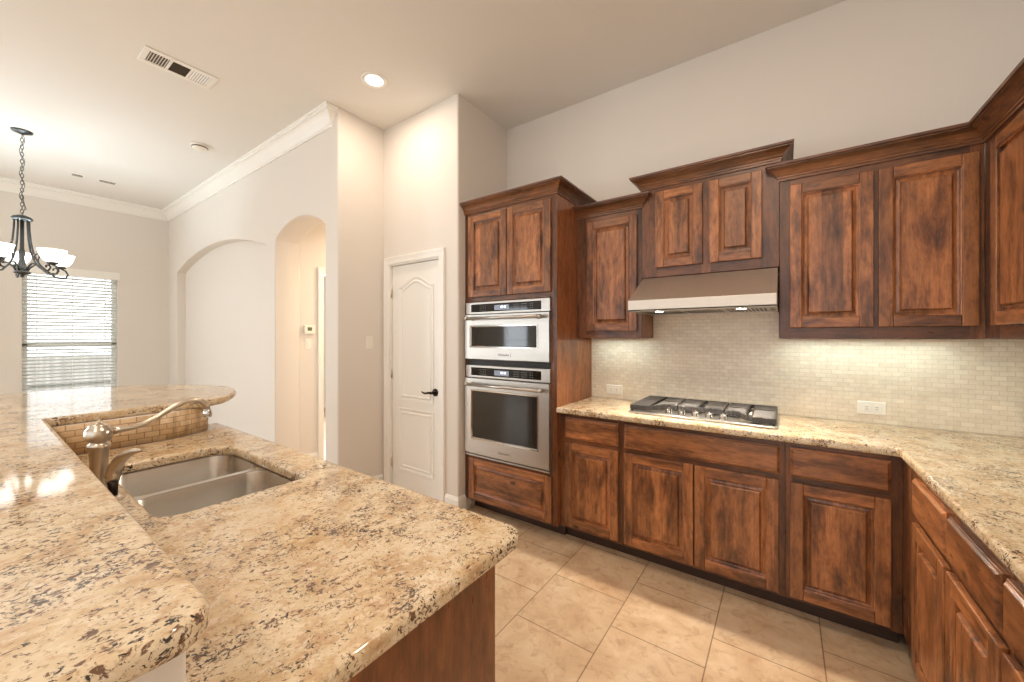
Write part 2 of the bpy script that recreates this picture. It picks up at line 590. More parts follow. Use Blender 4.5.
def text_mesh(name, body, size, m, parent, loc, rot, depth=.0006):
    cu = bpy.data.curves.new(name, 'FONT'); cu.body = body; cu.size = size
    cu.align_x = 'CENTER'; cu.align_y = 'CENTER'; cu.extrude = depth
    tmp = bpy.data.objects.new(name + '_tmp', cu); COL.objects.link(tmp)
    me = bpy.data.meshes.new_from_object(tmp.evaluated_get(bpy.context.evaluated_depsgraph_get()))
    bpy.data.objects.remove(tmp)
    me.materials.clear(); me.materials.append(m); me.name = name
    o = bpy.data.objects.new(name, me); COL.objects.link(o)
    o.parent = parent; o.location = loc; o.rotation_euler = rot
    return o


def simple_box(name, x0, x1, y0, y1, z0, z1, m, bevel=0.0):
    return MB().box(x0, x1, y0, y1, z0, z1).build(name, m, bevel=bevel)


# ------------------------------------------------------------------ the room shell
XL, XR = -7.69, .99           # window wall, right wall
YW, YP, YA = 2.863, 2.209, 1.762   # range wall, pantry wall, arch wall
XP, XJ = -2.08, -3.01         # pier side, jog wall
XZ = Matrix.Rotation(R(90), 4, 'X')     # outline drawn in x,y becomes x,z

struct(simple_box('floor', -7.9, 1.15, -4.6, 6.1, -.06, 0, M['floor']), 'beige square travertine floor tiles in a half-offset pattern')
struct(simple_box('ceiling', -7.9, 1.15, -4.6, 3.05, H, H + .08, M['ceil']), 'smooth painted flat ceiling')
struct(simple_box('wall_back', -2.2, 1.15, YW, 3.0, 0, H, M['wall']), 'beige wall behind the range cabinets')
struct(simple_box('wall_right', XR, 1.15, -2.2, 3.0, 0, H, M['wall']))
pier = fillet([(-2.245, YP - .0004, 0), (XP, YP - .0004, .014), (XP, YW + .05, 0), (-2.22, YW + .05, 0), (-2.22, YP + .125, 0), (-2.245, YP + .125, 0)], 5)
struct(MB().prism(pier, 0, H).build('wall_pier', M['wall']), 'beige pier beside the oven cabinet')
o = slab('wall_pantry', [(-3.02, 0), (-2.935, 0), (-2.935, 2.045), (-2.272, 2.045), (-2.272, 0), (-2.2205, 0), (-2.2205, H), (-3.02, H)],
         [], 0, .12, .001, M['wall'], rot=Matrix.Translation((0, YP + .12, 0)) @ XZ, smooth=False)
struct(o, 'beige wall around the white pantry door')
struct(simple_box('wall_pantry_rear', -2.99, -2.2, YP + .6, YP + .68, 0, H, M['wall']))


def arch(x0, x1, zs, za, n=20):
    """points of a segmental arch from right spring to left spring"""
    w = (x1 - x0) / 2; rise = za - zs
    rad = (w * w + rise * rise) / (2 * rise); cx = (x0 + x1) / 2; cz = za - rad
    a = math.asin(w / rad)
    return [(cx + rad * math.sin(a - 2 * a * k / n), cz + rad * math.cos(a - 2 * a * k / n)) for k in range(n + 1)]


out = [(XL - .1, 0), (-7.30, 0)] + arch(-7.30, -4.354, 2.33, 2.55)[::-1] + [(-4.354, 0), (-4.143, 0)] \
    + arch(-4.143, -3.211, 2.354, 2.50)[::-1] + [(-3.211, 0), (XJ - .03, 0), (XJ - .03, H), (XL - .1, H)]
o = slab('wall_arches', out, [], 0, .242, .012, M['wall'], rot=Matrix.Translation((0, YA + .242, 0)) @ XZ, res=2)
struct(o, 'pale wall with a wide arched niche and a narrow arched passage')
struct(simple_box('wall_niche', -7.5, -4.25, YA + .105, YA + .2, 0, 2.7, M['wall']), 'back of the wide arched niche')
jog = fillet([(-3.16, YA - .0004, 0), (XJ, YA - .0004, .014), (XJ, 2.4, 0), (-3.211, 2.4, 0), (-3.211, YA + .236, 0), (-3.16, YA + .236, 0)], 5)
struct(MB().prism(jog, 0, H).build('wall_jog', M['wall']), 'short beige wall with the light switch')
# hallway behind the narrow arch
o = slab('wall_hall', [(2.0, 0), (2.25, 0), (2.25, 2.09), (3.15, 2.09), (3.15, 0), (6.0, 0), (6.0, 2.95), (2.0, 2.95)], [], 0, .12, .001,
         M['wall'], rot=Matrix(((0, 0, 1, -4.27), (1, 0, 0, 0), (0, 1, 0, 0), (0, 0, 0, 1))), smooth=False)
struct(o, 'hallway wall with the thermostat, seen through the narrow arch')
struct(simple_box('wall_hall_right', -3.211, -3.05, 2.38, 6.0, 0, 2.95, M['wall']))
struct(simple_box('wall_hall_end', -7.4, -3.05, 6.0, 6.1, 0, 2.95, M['wall']))
struct(simple_box('wall_bedroom', -7.4, -7.3, 2.0, 6.1, 0, 2.95, M['wall']))
struct(simple_box('ceiling_hall', -7.4, -3.06, 2.0, 6.1, 2.9, 2.98, M['ceil']))
# window wall
WY0, WY1, WZ0, WZ1 = .375, 1.215, .55, 2.235
o = slab('wall_left', [(-4.6, 0), (YA + .12, 0), (YA + .12, H), (-4.6, H)], [[(a, WZ0), (a, WZ1), (b, WZ1), (b, WZ0)] for a, b in ((WY0, WY1), (-2.6, -1.2))], 0, .16, .001,
         M['wall'], rot=Matrix(((0, 0, 1, XL - .16), (1, 0, 0, 0), (0, 1, 0, 0), (0, 0, 0, 1))), smooth=False)
struct(o, 'pale breakfast-room wall with a window')

rw = [(-6.55, -5.75), (-5.2, -4.4)]
o = slab('wall_rear', [(XL - .1, 0), (-3.3, 0), (-3.3, H), (XL - .1, H)], [[(a, WZ0), (a, WZ1), (b, WZ1), (b, WZ0)] for a, b in rw], 0, .16, .001,
         M['wall'], rot=Matrix.Translation((0, -4.4, 0)) @ XZ, smooth=False)
struct(o, 'breakfast-room wall behind the viewer')
for k, (a, b) in enumerate(rw):
    w = MB()
    for (p, q, c, d) in ((a, b, WZ0, WZ0 + .05), (a, b, WZ1 - .05, WZ1), (a, a + .05, WZ0, WZ1), (b - .05, b, WZ0, WZ1), (a, b, 1.255, 1.30)):
        w.box(p, q, -4.46, -4.41, c, d)
    wn = struct(w.build('window_%d' % (k + 2), M['white'], bevel=.003))
    MB().box(a + .04, b - .04, -4.437, -4.433, WZ0 + .04, WZ1 - .04).build('pane', M['glass'], wn)

# crown moulding of the breakfast room (ends with a return at the corner of the arch wall)
crown_w = [(0, 0), (.012, 0), (.012, .022), (.02, .03), (.036, .052), (.062, .082), (.078, .096), (.09, .10), (.09, .118), (.1, .124), (.1, .142), (0, .142)]
o = MB().sweep([(XL, -4.5), (XL, YA), (-3.11, YA), (-3.11, YA + .004)], crown_w, lambda x, y, h: (x, y, H - .142 + h)).build('trim_1', M['white'])
struct(o, 'white crown moulding of the breakfast room')
# baseboards
base_w = [(0, 0), (.015, 0), (.015, .105), (.011, .118), (.006, .13), (0, .13)]
bb = lambda x, y, h: (x, y, h)
for nm, path in (('baseboard_jog', [(XJ, YA), (XJ, YP - .02)]),
                 ('baseboard_pier', [(-2.215, YP), (XP, YP), (XP, 2.285)]),
                 ('baseboard_hall', [(-4.15, 2.01), (-4.15, 2.19)]),
                 ('baseboard_niche', [(-7.3, YA + .105), (-4.36, YA + .105)]),
                 ('baseboard_left', [(XL, -4.5), (XL, YA), (-7.3, YA)]),
                 ('baseboard_arches', [(-4.354, YA), (-4.143, YA)])):
    struct(MB().sweep(path, base_w, bb).build(nm, M['white']))

# ------------------------------------------------------------------ pantry door (door_1) and its casing
cas = [(0, 0), (0, -.012), (.008, -.016), (.03, -.016), (.05, -.02), (.062, -.022), (.066, -.018), (.066, 0)]
pt = lambda x, z, h: (x, YP + h, z)
# travel so that "right" points away from the opening: up on the left side is outside-left
c1 = MB().sweep([(-2.284, 0), (-2.284, 2.035), (-2.924, 2.035), (-2.924, 0)], cas, pt).build('trim_2', M['white'])
struct(c1, 'white moulded casing around the pantry door')
jm = MB()
jm.box(-2.937, -2.914, YP - .002, YP + .11, 0, 2.045).box(-2.294, -2.27, YP - .002, YP + .11, 0, 2.045).box(-2.914, -2.294, YP - .002, YP + .11, 2.025, 2.046)
struct(jm.build('trim_3', M['white']))
door = MB().box(-2.910, -2.298, YP + .018, YP + .053, .012, 2.022).build('door_1', M['white'], bevel=.002)
struct(door, 'white two-panel pantry door with an arched upper panel and dark lever handle')
ridge = [(-.020, 0), (-.016, -.007), (-.008, -.009), (0, -.003), (.006, .001), (.016, -.005), (.03, -.008), (.03, .002), (-.02, .002)]
top = [(-2.40, .855), (-2.40, 1.80)]
for k in range(1, 16):
    t = k / 16; x = -2.40 - t * .385
    top.append((x, 1.80 + .075 * (.5 - .5 * math.cos(2 * math.pi * t)) ** .8))
top += [(-2.785, 1.80), (-2.785, .855)]
pd = lambda x, z, h: (x, YP + .018 + h, z)
MB().sweep(top, ridge, pd, closed=True).build('upper_panel', M['white'], door)
MB().sweep([(-2.40, .235), (-2.40, .725), (-2.785, .725), (-2.785, .235)], ridge, pd, closed=True).build('lower_panel', M['white'], door)
hd = MB()
hd.lathe([(0, -.014), (.02, -.014), (.029, -.01), (.032, -.003), (.032, 0)], (-2.352, YP + .018, .925), 24, 'y')
hd.lathe([(.010, -.05), (.011, -.012)], (-2.352, YP + .018, .925), 16, 'y')
hd.tube([(-2.352, YP - .032, .925), (-2.375, YP - .034, .927), (-2.40, YP - .034, .921), (-2.425, YP - .034, .918), (-2.445, YP - .034, .922), (-2.462, YP - .034, .93)],
        [.011, .010, .009, .008, .007, .004], 10)
hd.build('door_handle', M['bronze'], door)['label'] = 'dark bronze lever handle'
for z in (.25, 1.05, 1.78):
    MB().lathe([(.006, -.04), (.006, .04)], (-2.911, YP + .008, z), 10).build('hinge', M['nickel'], door)
# casing of the hallway door
hc = MB().sweep([(2.25, 0), (2.25, 2.09), (3.15, 2.09), (3.15, 0)], [(0, 0), (0, .012), (-.03, .016), (-.052, .02), (-.056, .016), (-.056, 0)][::-1], lambda y, z, h: (-4.15 + h, y, z)).build('trim_4', M['white'])
struct(hc, 'white casing of the hallway doorway')
hj = MB().box(-4.275, -4.148, 2.246, 2.262, 0, 2.09).box(-4.275, -4.148, 2.262, 3.15, 2.08, 2.095)
struct(hj.build('trim_5', M['white']))

# ------------------------------------------------------------------ window_1, blind, what stands outside
w = MB()
for (a, b, c, d) in ((WY0, WY1, WZ0, WZ0 + .05), (WY0, WY1, WZ1 - .05, WZ1), (WY0, WY0 + .05, WZ0, WZ1), (WY1 - .05, WY1, WZ0, WZ1), (WY0, WY1, 1.255, 1.30)):
    w.box(XL - .14, XL - .09, a, b, c, d)
win = struct(w.build('window_1', M['white'], bevel=.003), 'white single-hung window behind a slatted blind')
MB().box(XL - .118, XL - .114, WY0 + .04, WY1 - .04, WZ0 + .04, WZ1 - .04).build('pane', M['glass'], win)
MB().box(XL - .02, XL + .04, WY0 - .05, WY1 + .05, WZ0 - .03, WZ0).build('sill', M['white'], win, .004)
w = MB()  # side window added out of view to bring in more cool daylight
for (a, b, c, d) in ((-2.6, -1.2, WZ0, WZ0 + .05), (-2.6, -1.2, WZ1 - .05, WZ1), (-2.6, -2.55, WZ0, WZ1), (-1.25, -1.2, WZ0, WZ1), (-1.925, -1.875, WZ0, WZ1)):
    w.box(XL - .14, XL - .09, a, b, c, d)
w4 = struct(w.build('window_4', M['white'], bevel=.003))
MB().box(XL - .118, XL - .114, -2.56, -1.24, WZ0 + .04, WZ1 - .04).build('pane', M['glass'], w4)
bl = thing('window_blind', 'white horizontal slat blind hanging in the breakfast-room window', 'window blind', (XL, .795, WZ1))
MB().box(-.075, .028, -.435, .435, -.055, .05).build('valance', M['white'], bl, .005)
sl = MB()
z = -.085
while z > -1.62:
    ca, sa = math.cos(R(24)), math.sin(R(24))
    vs = []
    for (u, t) in ((-.025, 0), (-.012, .003), (0, .004), (.012, .003), (.025, 0)):
        for th in (0, .0028):
            for y in (-.412, .412): vs.append((-.045 + u * ca, y, z + t + th + u * sa))
    fs = []
    for k in range(4):
        a, b = 4 * k, 4 * k + 4
        fs += [(a, a + 1, b + 1, b), (a + 2, b + 2, b + 3, a + 3), (a, b, b + 2, a + 2), (a + 1, a + 3, b + 3, b + 1)]
    fs += [(0, 2, 3, 1), (16, 17, 19, 18)]
    sl.add(vs, fs); z -= .0445
sl.build('slats', M['blind'], bl)
lc = MB()
for y in (-.30, 0, .30):
    lc.tube([(-.068, y, -.05), (-.068, y, -1.63)], .0018, 6).tube([(-.021, y, -.05), (-.021, y, -1.63)], .0018, 6)
lc.build('ladder_cords', M['white'], bl)
MB().box(-.07, -.02, -.412, .412, -1.665, -1.64).build('bottom_rail', M['white'], bl, .003)
MB().tube([(-.012, -.36, -.05), (-.012, -.362, -.8)], .003, 8).build('tilt_wand', M['white'], bl)

struct(simple_box('ground', -16, -7.95, -6, 10, -.75, -.7, M['soil']))
fence = thing('yard_fence', 'grey board fence outside the breakfast-room window', 'fence', (-11.2, .5, -.7))
f = MB(); y = -4.0
while y < 6:
    f.box(-.01, .012, y, y + .138, .03, 1.72 + rnd.uniform(-.008, .008)); y += .1395
f.build('boards', M['fence'], fence)
for zz in (.35, 1.2):
    MB().box(.013, .055, -4, 6, zz, zz + .09).build('rail', M['fence'], fence)

# ------------------------------------------------------------------ cabinet builders (local: face at y=0 looking to -y, x to the right)
T = .02


def raised_door(parent, x, z, w, h, name='door', fw=.052, horiz=False, seed=None):
    """frame of stiles and rails with a raised centre panel; front at y=-T"""
    fr = MB()
    g = 'z'
    if horiz:
        fr.box(0, fw, -T, 0, 0, h); fr.box(w - fw, w, -T, 0, 0, h)
    else:
        fr.box(0, fw, -T, 0, 0, h); fr.box(w - fw, w, -T, 0, 0, h)
    fr.box(fw, w - fw, -T, 0, 0, fw, 'x'); fr.box(fw, w - fw, -T, 0, h - fw, h, 'x')
    o = fr.build(name, M['wood'], parent, .004, 2, (x, 0, z))
    p = MB()
    a0, a1, c0, c1 = fw, w - fw, fw, h - fw
    def ins(d, y): return (a0 + d, a1 - d, c0 + d, c1 - d, y)
    p.rings([ins(-.002, -T + .004), ins(.004, -T + .006), ins(.0045, -T + .018), ins(.012, -T + .0205), ins(.024, -T + .0175), ins(.028, -T + .006), ins(.032, -T + .002)], 'x' if horiz else 'z')
    p.build('raised_panel', M['wood'], o)
    return o


def drawer_front(parent, x, z, w, h, name='drawer'):
    p = MB()
    p.rings([(0, w, 0, h, 0), (0, w, 0, h, -.011), (.0015, w - .0015, .0015, h - .0015, -.0125), (.005, w - .005, .005, h - .005, -.0135), (.010, w - .010, .010, h - .010, -.019), (.013, w - .013, .013, h - .013, -.0205)], 'x')
    return p.build(name, M['wood'], parent, loc=(x, 0, z))


def carcass(parent, w, d, z0, z1, stiles, rails, m_body='wood_plain', toe=True, side=None):
    """box with a face frame: stiles = x-ranges, rails = (x0, x1, z0, z1)"""
    c = MB().box(0, w, .02, d, z0, z1)
    c.build('carcass', M[m_body], parent)
    f = MB()
    for (a, b) in stiles: f.box(a, b, 0, .021, z0, z1)
    for (a, b, e, g) in rails: f.box(a, b, .0005, .021, e, g, 'x')
    f.build('face_frame', M['wood_dark'], parent, .0015, 1)
    if toe:
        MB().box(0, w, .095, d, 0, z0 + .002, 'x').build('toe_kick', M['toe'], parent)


crown_c = [(0, -.006), (.008, -.006), (.008, .006), (.013, .008), (.013, .016), (.018, .02), (.024, .032), (.036, .046), (.052, .056), (.056, .058), (.056, .064), (.064, .066), (.066, .078), (0, .078)]


def crown(parent, path, z):
    return MB().sweep(path, crown_c, lambda x, y, h: (x, y, z + h)).build('crown', M['crown_wood'], parent)


# ---- tall oven cabinet
OX, OY, OW, OD = -2.078, 2.288, .829, .573
oc = thing('oven_cabinet', 'tall dark wood cabinet holding the two wall ovens beside the white pier', 'cabinet', (OX, OY, 0))
cb = MB()
cb.box(0, .02, .02, OD, .105, 2.358).box(OW - .02, OW, .0, OD, .105, 2.358).box(.02, OW - .02, .02, OD, .105, .455, 'x').box(.02, OW - .02, .02, OD, 1.66, 2.358, 'x').box(.02, OW - .02, .3, OD, .455, 1.66)
cb.build('carcass', M['wood_plain'], oc)
ff = MB().box(0, .035, 0, .02, .105, 2.358).box(OW - .049, OW - .0005, -.0008, .02, .105, 2.358)
for e, g in ((.105, .125), (.425, .452), (1.658, 1.70), (2.318, 2.358)): ff.box(.035, OW - .049, .0005, .02, e, g, 'x')
ff.box(.385, .425, .001, .02, 1.7, 2.318)
ff.build('face_frame', M['wood_dark'], oc, .0015, 1)
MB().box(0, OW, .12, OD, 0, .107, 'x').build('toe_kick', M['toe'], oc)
raised_door(oc, .048, 1.694, .370, .632)
raised_door(oc, .424, 1.694, .363, .632)
raised_door(oc, .052, .122, .743, .318, 'drawer', horiz=True)
crown(oc, [(0, 0), (OW, 0), (OW, OD)], 2.358)


# ---- the two wall ovens
def oven(name, label, cat, z0, z1, panel_h, win, handle_z, badge_z, trim_h, yoff):
    """local x 0..W, front at y=0"""
    W = .758
    o = thing(name, label, cat, (-2.049, OY - .022 + yoff, z0))
    h = z1 - z0
    MB().box(.03, W - .03, .03, .32, .01, h - .01).build('body', M['black'], o)
    # control panel
    zc = h - panel_h
    cp = MB().box(0, W, 0, .03, zc, h).build('control_panel', M['steel'], o, .003)
    gl = MB().box(.055, W - .068, -.002, .005, zc + .016, h - .016).build('touch_panel', M['black_glass'], cp, .001)
    MB().box(W * .375, W * .55, -.003, 0, zc + .026, h - .030).build('display', M['display'], gl)
    dg = MB()
    for k, sx in enumerate((.455, .47, .492, .507)):
        x0 = W * sx
        dg.box(x0, x0 + .007, -.0036, -.0028, zc + panel_h * .42, zc + panel_h * .6)
    dg.build('digits', M['digits'], gl)
    for gx, cols in ((.19, 4), (.61, 3), (.70, 3), (.79, 2)):
        lg = MB()
        for i in range(cols):
            for j in range(3):
                lg.box(W * gx + i * .017, W * gx + i * .017 + .006, -.0028, -.0018, zc + panel_h * (.3 + .17 * j), zc + panel_h * (.3 + .17 * j) + .003)
        lg.build('key_legend', M['legend'], gl)
    # door: steel frame around the glass
    d0 = trim_h
    x0, x1, wz0, wz1 = win
    dz1 = zc - .006
    dm = MB()
    dm.box(0, x0, -.012, .03, d0, dz1).box(x1, W, -.012, .03, d0, dz1).box(x0, x1, -.012, .03, d0, wz0, 'x').box(x0, x1, -.012, .03, wz1, dz1, 'x')
    dr = dm.build('door', M['steel'], o)
    rim = MB().rings([(x0 - .004, x1 + .004, wz0 - .004, wz1 + .004, -.012), (x0 - .002, x1 + .002, wz0 - .002, wz1 + .002, -.016), (x0 + .006, x1 - .006, wz0 + .006, wz1 - .006, -.016), (x0 + .012, x1 - .012, wz0 + .012, wz1 - .012, -.008)], cap=False)
    rim.build('window_rim', M['chrome'], dr)
    MB().box(x0, x1, -.008, .01, wz0, wz1).build('door_glass', M['oven_glass'], dr)
    hm = MB().tube([(.055, -.056, handle_z), (W - .05, -.056, handle_z)], .0115, 16)
    for xx in (.085, W - .08):
        hm.lathe([(.014, -.05), (.016, -.006), (.018, 0)], (xx, -.012, handle_z), 14, 'y')
    for xx, sgn in ((.055, 1), (W - .05, -1)):
        hm.lathe([(.0145, -.012), (.0145, .012)], (xx, -.056, handle_z), 16, 'x')
    hm.build('handle', M['steel'], dr)
    bd = MB().box(W / 2 - .062, W / 2 + .062, -.0145, -.011, badge_z - .0145, badge_z + .0145).build('badge', M['steel'], dr, .001)
    text_mesh('badge_lettering', 'KitchenAid', .021, M['black'], bd, (W / 2, -.0148, badge_z), (R(90), 0, 0))
    tm = MB()
    n = max(1, int(round(trim_h / .016)))
    for k in range(n):
        za = k * trim_h / n
        tm.box(0, W, -.006 + .004 * (k % 2), .03, za + .003, za + trim_h / n - .003, 'x')
    tm.build('bottom_trim', M['steel'], o, .001)
    return o


oven('microwave_oven', 'upper stainless built-in microwave oven with a wide dark window', 'microwave', 1.208, 1.652, .092, (.052, .668, .098, .262), .318, .045, .008, 0)
oven('wall_oven', 'lower stainless built-in wall oven with a large dark door window', 'oven', .460, 1.166, .094, (.062, .672, .140, .518), .562, .070, .034, 0)
MB().box(-2.045, -1.295, OY - .005, OY + .1, 1.166, 1.208, 'x').build('vent_strip', M['black'], None)
vs = bpy.data.objects['vent_strip']; tag(vs, 'black vent strip between the two wall ovens', 'vent strip')

# ---- wall cabinets
YU = 2.593
ul = thing('wall_cabinet', 'narrow single-door wall cabinet between the tall oven cabinet and the hood', 'cabinet', (-1.248, YU, 1.378), 0, 'wall cabinets')
carcass(ul, .474, YW - YU - .003, 0, .885, [(0, .08), (.434, .474)], [(.06, .44, 0, .058), (.06, .44, .82, .885)], toe=False)
raised_door(ul, .082, .048, .362, .782)
crown(ul, [(0, 0), (.474, 0), (.474, .001)], .872)

hcab = thing('hood_cabinet', 'raised two-door wall cabinet right above the range hood', 'cabinet', (-.7735, YU, 1.776), 0, 'wall cabinets')
carcass(hcab, .752, YW - YU - .003, 0, .59, [(0, .095), (.36, .412), (.665, .752)], [(.08, .68, 0, .06), (.08, .68, .54, .59)], toe=False)
raised_door(hcab, .0895, .058, .279, .492)
raised_door(hcab, .4045, .058, .268, .492)
crown(hcab, [(0, .26), (0, 0), (.752, 0), (.752, .26)], .584)

ur = thing('wall_cabinet', 'wide two-door wall cabinet right of the hood on the range wall', 'cabinet', (-.0205, YU, 1.378), 0, 'wall cabinets')
carcass(ur, .7445, YW - YU - .003, 0, .885, [(0, .05), (.375, .402), (.70, .7445)], [(.04, .71, 0, .058), (.04, .71, .82, .885)], toe=False)
raised_door(ur, .046, .058, .336, .772)
raised_door(ur, .399, .058, .326, .772)
crown(ur, [(0, .001), (0, 0), (.7445, 0)], .872)

rr = thing('wall_cabinet', 'wall cabinet on the right side wall, meeting the wide one at the inside corner', 'cabinet', (.7245, YU, 1.378), R(-90), 'wall cabinets')
carcass(rr, 1.5, XR - .7245 - .003, 0, .885, [(0, .14), (.62, .68), (1.3, 1.5)], [(.1, 1.4, 0, .058), (.1, 1.4, .82, .885)], toe=False)
raised_door(rr, .118, .058, .51, .772)
raised_door(rr, .672, .058, .51, .772)
crown(rr, [(0, 0), (1.5, 0)], .872)

# ---- base cabinets of the range wall
YF = 2.333
ZT = .876
db = YW - YF - .003


def base_unit(x0, x1, label, doors, drawers, loc=None, rot=0, depth=db, stl=None):
    w = x1 - x0
    o = thing('base_cabinet', label, 'cabinet', loc or (x0, YF, 0), rot, 'base cabinets under the worktop')
    st = stl or [(0, .03), (w - .03, w)]
    carcass(o, w, depth, .10, ZT, st, [(.02, w - .02, .10, .122), (.02, w - .02, .672, .712), (.02, w - .02, .842, ZT)])
    for (a, b) in doors: raised_door(o, a, .119, b - a, .558)
    for (a, b) in drawers: drawer_front(o, a, .706, b - a, .140)
    return o


base_unit(-1.248, -.82, 'base cabinet with one drawer and one door beside the tall oven cabinet', [(.043, .410)], [(.043, .410)], stl=[(0, .05), (.398, .428)])
o = base_unit(-.82, .004, 'wide base cabinet under the gas cooktop with two doors', [(.02, .409), (.416, .800)], [(.02, .803)])
for c in o.children:
    if c.name.startswith('drawer'): c.name = 'false_drawer_front'
base_unit(.004, .42, 'base cabinet in the corner right of the cooktop cabinet', [(.02, .377)], [(.02, .377)], stl=[(0, .03), (.372, .416)])
# right-hand run: local x runs toward the camera
XF = .42
dr_ = XR - XF - .003
base_unit(0, .613, 'right-hand base cabinet next to the inside corner', [(.236, .590)], [(.233, .592)], loc=(XF, YF, 0), rot=R(-90), depth=dr_, stl=[(0.0, .24), (.585, .613)])
base_unit(0, .372, 'second right-hand base cabinet out from the inside corner', [(.002, .35)], [(.004, .352)], loc=(XF, YF - .613, 0), rot=R(-90), depth=dr_)
base_unit(0, .42, 'third right-hand base cabinet from the corner, cut off by the frame edge', [(.0, .37)], [(.0, .37)], loc=(XF, YF - .985, 0), rot=R(-90), depth=dr_)

# ---- worktop of the range wall and side wall
YE, XE = 2.276, .398
ct = slab('worktop', fillet([(-1.248, YE, 0), (XE, YE, .02), (XE, .92, 0), (XR - .002, .92, 0), (XR - .002, YW - .002, 0), (-1.248, YW - .002, 0)]), [], ZT, .914, .012, M['granite'])
tag(ct, 'L-shaped beige granite worktop along the range wall and right wall', 'worktop')
bs = MB().box(-1.247, XR - .012, YW - .010, YW - .0005, .9145, 1.374)
bs.box(-.768, -.026, YW - .010, YW - .0005, 1.374, 1.765)
bs = bs.build('tile_backsplash', M['tile']); tag(bs, 'cream mosaic tile backsplash behind the gas cooktop', 'backsplash')
bs2 = MB().box(XR - .010, XR - .0005, .92, YW - .012, .9145, 1.377).build('tile_backsplash', M['tile_side']); tag(bs2, 'cream mosaic tile backsplash on the right side wall', 'backsplash')


def outlet(x, z, w, label):
    o = thing('wall_outlet', label, 'outlet', (x, YW - .010, z), 0, 'outlets on the backsplash')
    MB().rings([(-w / 2, w / 2, -.036, .036, 0), (-w / 2, w / 2, -.036, .036, -.003), (-w / 2 + .004, w / 2 - .004, -.032, .032, -.006)]).build('cover_plate', M['plastic'], o)
    for s in (-1, 1):
        r = MB().box(s * w * .17 - .014, s * w * .17 + .014, -.008, -.005, -.017, .017).build('receptacle', M['plastic'], o, .004)
        q = MB()
        for dz in (-.006, .006): q.box(s * w * .17 - .004, s * w * .17 + .004, -.0086, -.0078, dz - .001, dz + .001)
        q.build('slot', M['black'], r)
    return o


outlet(-1.06, .982, .125, 'white outlet on the tiles left of the cooktop')
outlet(.391, .997, .118, 'white outlet on the tiles right of the cooktop')

# ---- gas cooktop
ck = thing('gas_cooktop', 'stainless gas cooktop with black cast-iron grates set in the worktop', 'cooktop', (-.41, 2.605, .914))
tr = slab('tray', fillet([(-.385, -.232, .02), (.385, -.232, .02), (.385, .228, .02), (-.385, .228, .02)]), [], .0005, .012, .004, M['steel'], ck)


def front_edge(x):
    # front line of the grates, set back in the middle for the knobs
    a = min(1, max(0, (abs(x) - .165) / .115)); a = a * a * (3 - 2 * a)
    return -.085 - .130 * a


def gbox(mb, x0, x1, y0, y1, z0=.038, z1=.05): mb.box(x0, x1, y0, y1, z0, z1)


for gx0, gx1 in ((-.378, -.130), (-.124, .124), (.130, .378)):
    g = MB()
    n = 12
    yb = .215
    # curved front bar
    for i in range(n):
        xa = gx0 + (gx1 - gx0) * i / n; xb = gx0 + (gx1 - gx0) * (i + 1) / n
        ya, yb2 = front_edge(xa), front_edge(xb)
        vs = [(xa, ya, .022), (xb, yb2, .022), (xb, yb2 + .014, .022), (xa, ya + .014, .022), (xa, ya + .004, .050), (xb, yb2 + .004, .050), (xb, yb2 + .014, .050), (xa, ya + .014, .050)]
        g.add(vs, [(0, 3, 2, 1), (4, 5, 6, 7), (0, 1, 5, 4), (1, 2, 6, 5), (2, 3, 7, 6), (3, 0, 4, 7)])
    gbox(g, gx0, gx1, yb - .014, yb, .030, .052)
    for xx in (gx0, gx1 - .012): gbox(g, xx, xx + .012, front_edge(xx + .006) + .004, yb - .004, .026, .051)
    cx = (gx0 + gx1) / 2
    gbox(g, cx - .02, cx - .009, front_edge(cx) + .02, yb - .01, .036, .051)
    gbox(g, cx + .009, cx + .02, front_edge(cx) + .02, yb - .01, .036, .051)
    y = -.195
    while y < .2:
        for xa, xb in ((gx0 + .008, cx - .009), (cx + .009, gx1 - .008)):
            while xb - xa > .03 and y < max(front_edge(xa), front_edge(xb)) + .012:
                if front_edge(xa) > front_edge(xb): xa += .01
                else: xb -= .01
            if y > max(front_edge(xa), front_edge(xb)) + .012 and abs(y - .04) > .012: gbox(g, xa, xb, y, y + .013, .036, .051)
        y += .0235
    for xx in (gx0 + .004, gx1 - .016):
        for yy in (front_edge(xx + .006) + .006, yb - .016): g.box(xx, xx + .012, yy, yy + .012, .010, .034)
    g.build('grate', M['iron'], ck, .002, 1)
for bx, by, br_ in ((-.25, -.09, .036), (-.25, .11, .045), (0, .06, .055), (.25, .11, .036), (.25, -.09, .045)):
    b = MB().lathe([(br_ * 1.25, .010), (br_ * 1.25, .016), (br_, .020), (br_, .024)], (bx, by, 0), 24).build('burner', M['nickel'], ck)
    MB().lathe([(br_ * .95, .024), (br_ * .95, .031), (br_ * .8, .034), (0, .034)], (bx, by, 0), 24).build('burner_cap', M['iron'], b)
for k in range(5):
    kx = -.155 + k * .072
    kn = MB().lathe([(.023, .011), (.023, .015), (.0185, .018), (.0175, .036), (.015, .040), (0, .040)], (kx, -.172, 0), 20)
    kn.box(kx - .0035, kx + .0035, -.188, -.156, .036, .044)
    kn.build('knob', M['chrome'], ck)

# ---- range hood
hd_ = thing('range_hood', 'stainless under-cabinet range hood with a slanted front above the cooktop', 'range hood', (-.7675, 2.293, 1.537))
W = .739
D = YW - 2.293 - .012
side = [(0, .003), (0, .066), (.297, .234), (D, .234), (D, .003)]
hb = MB()
t_ = .004
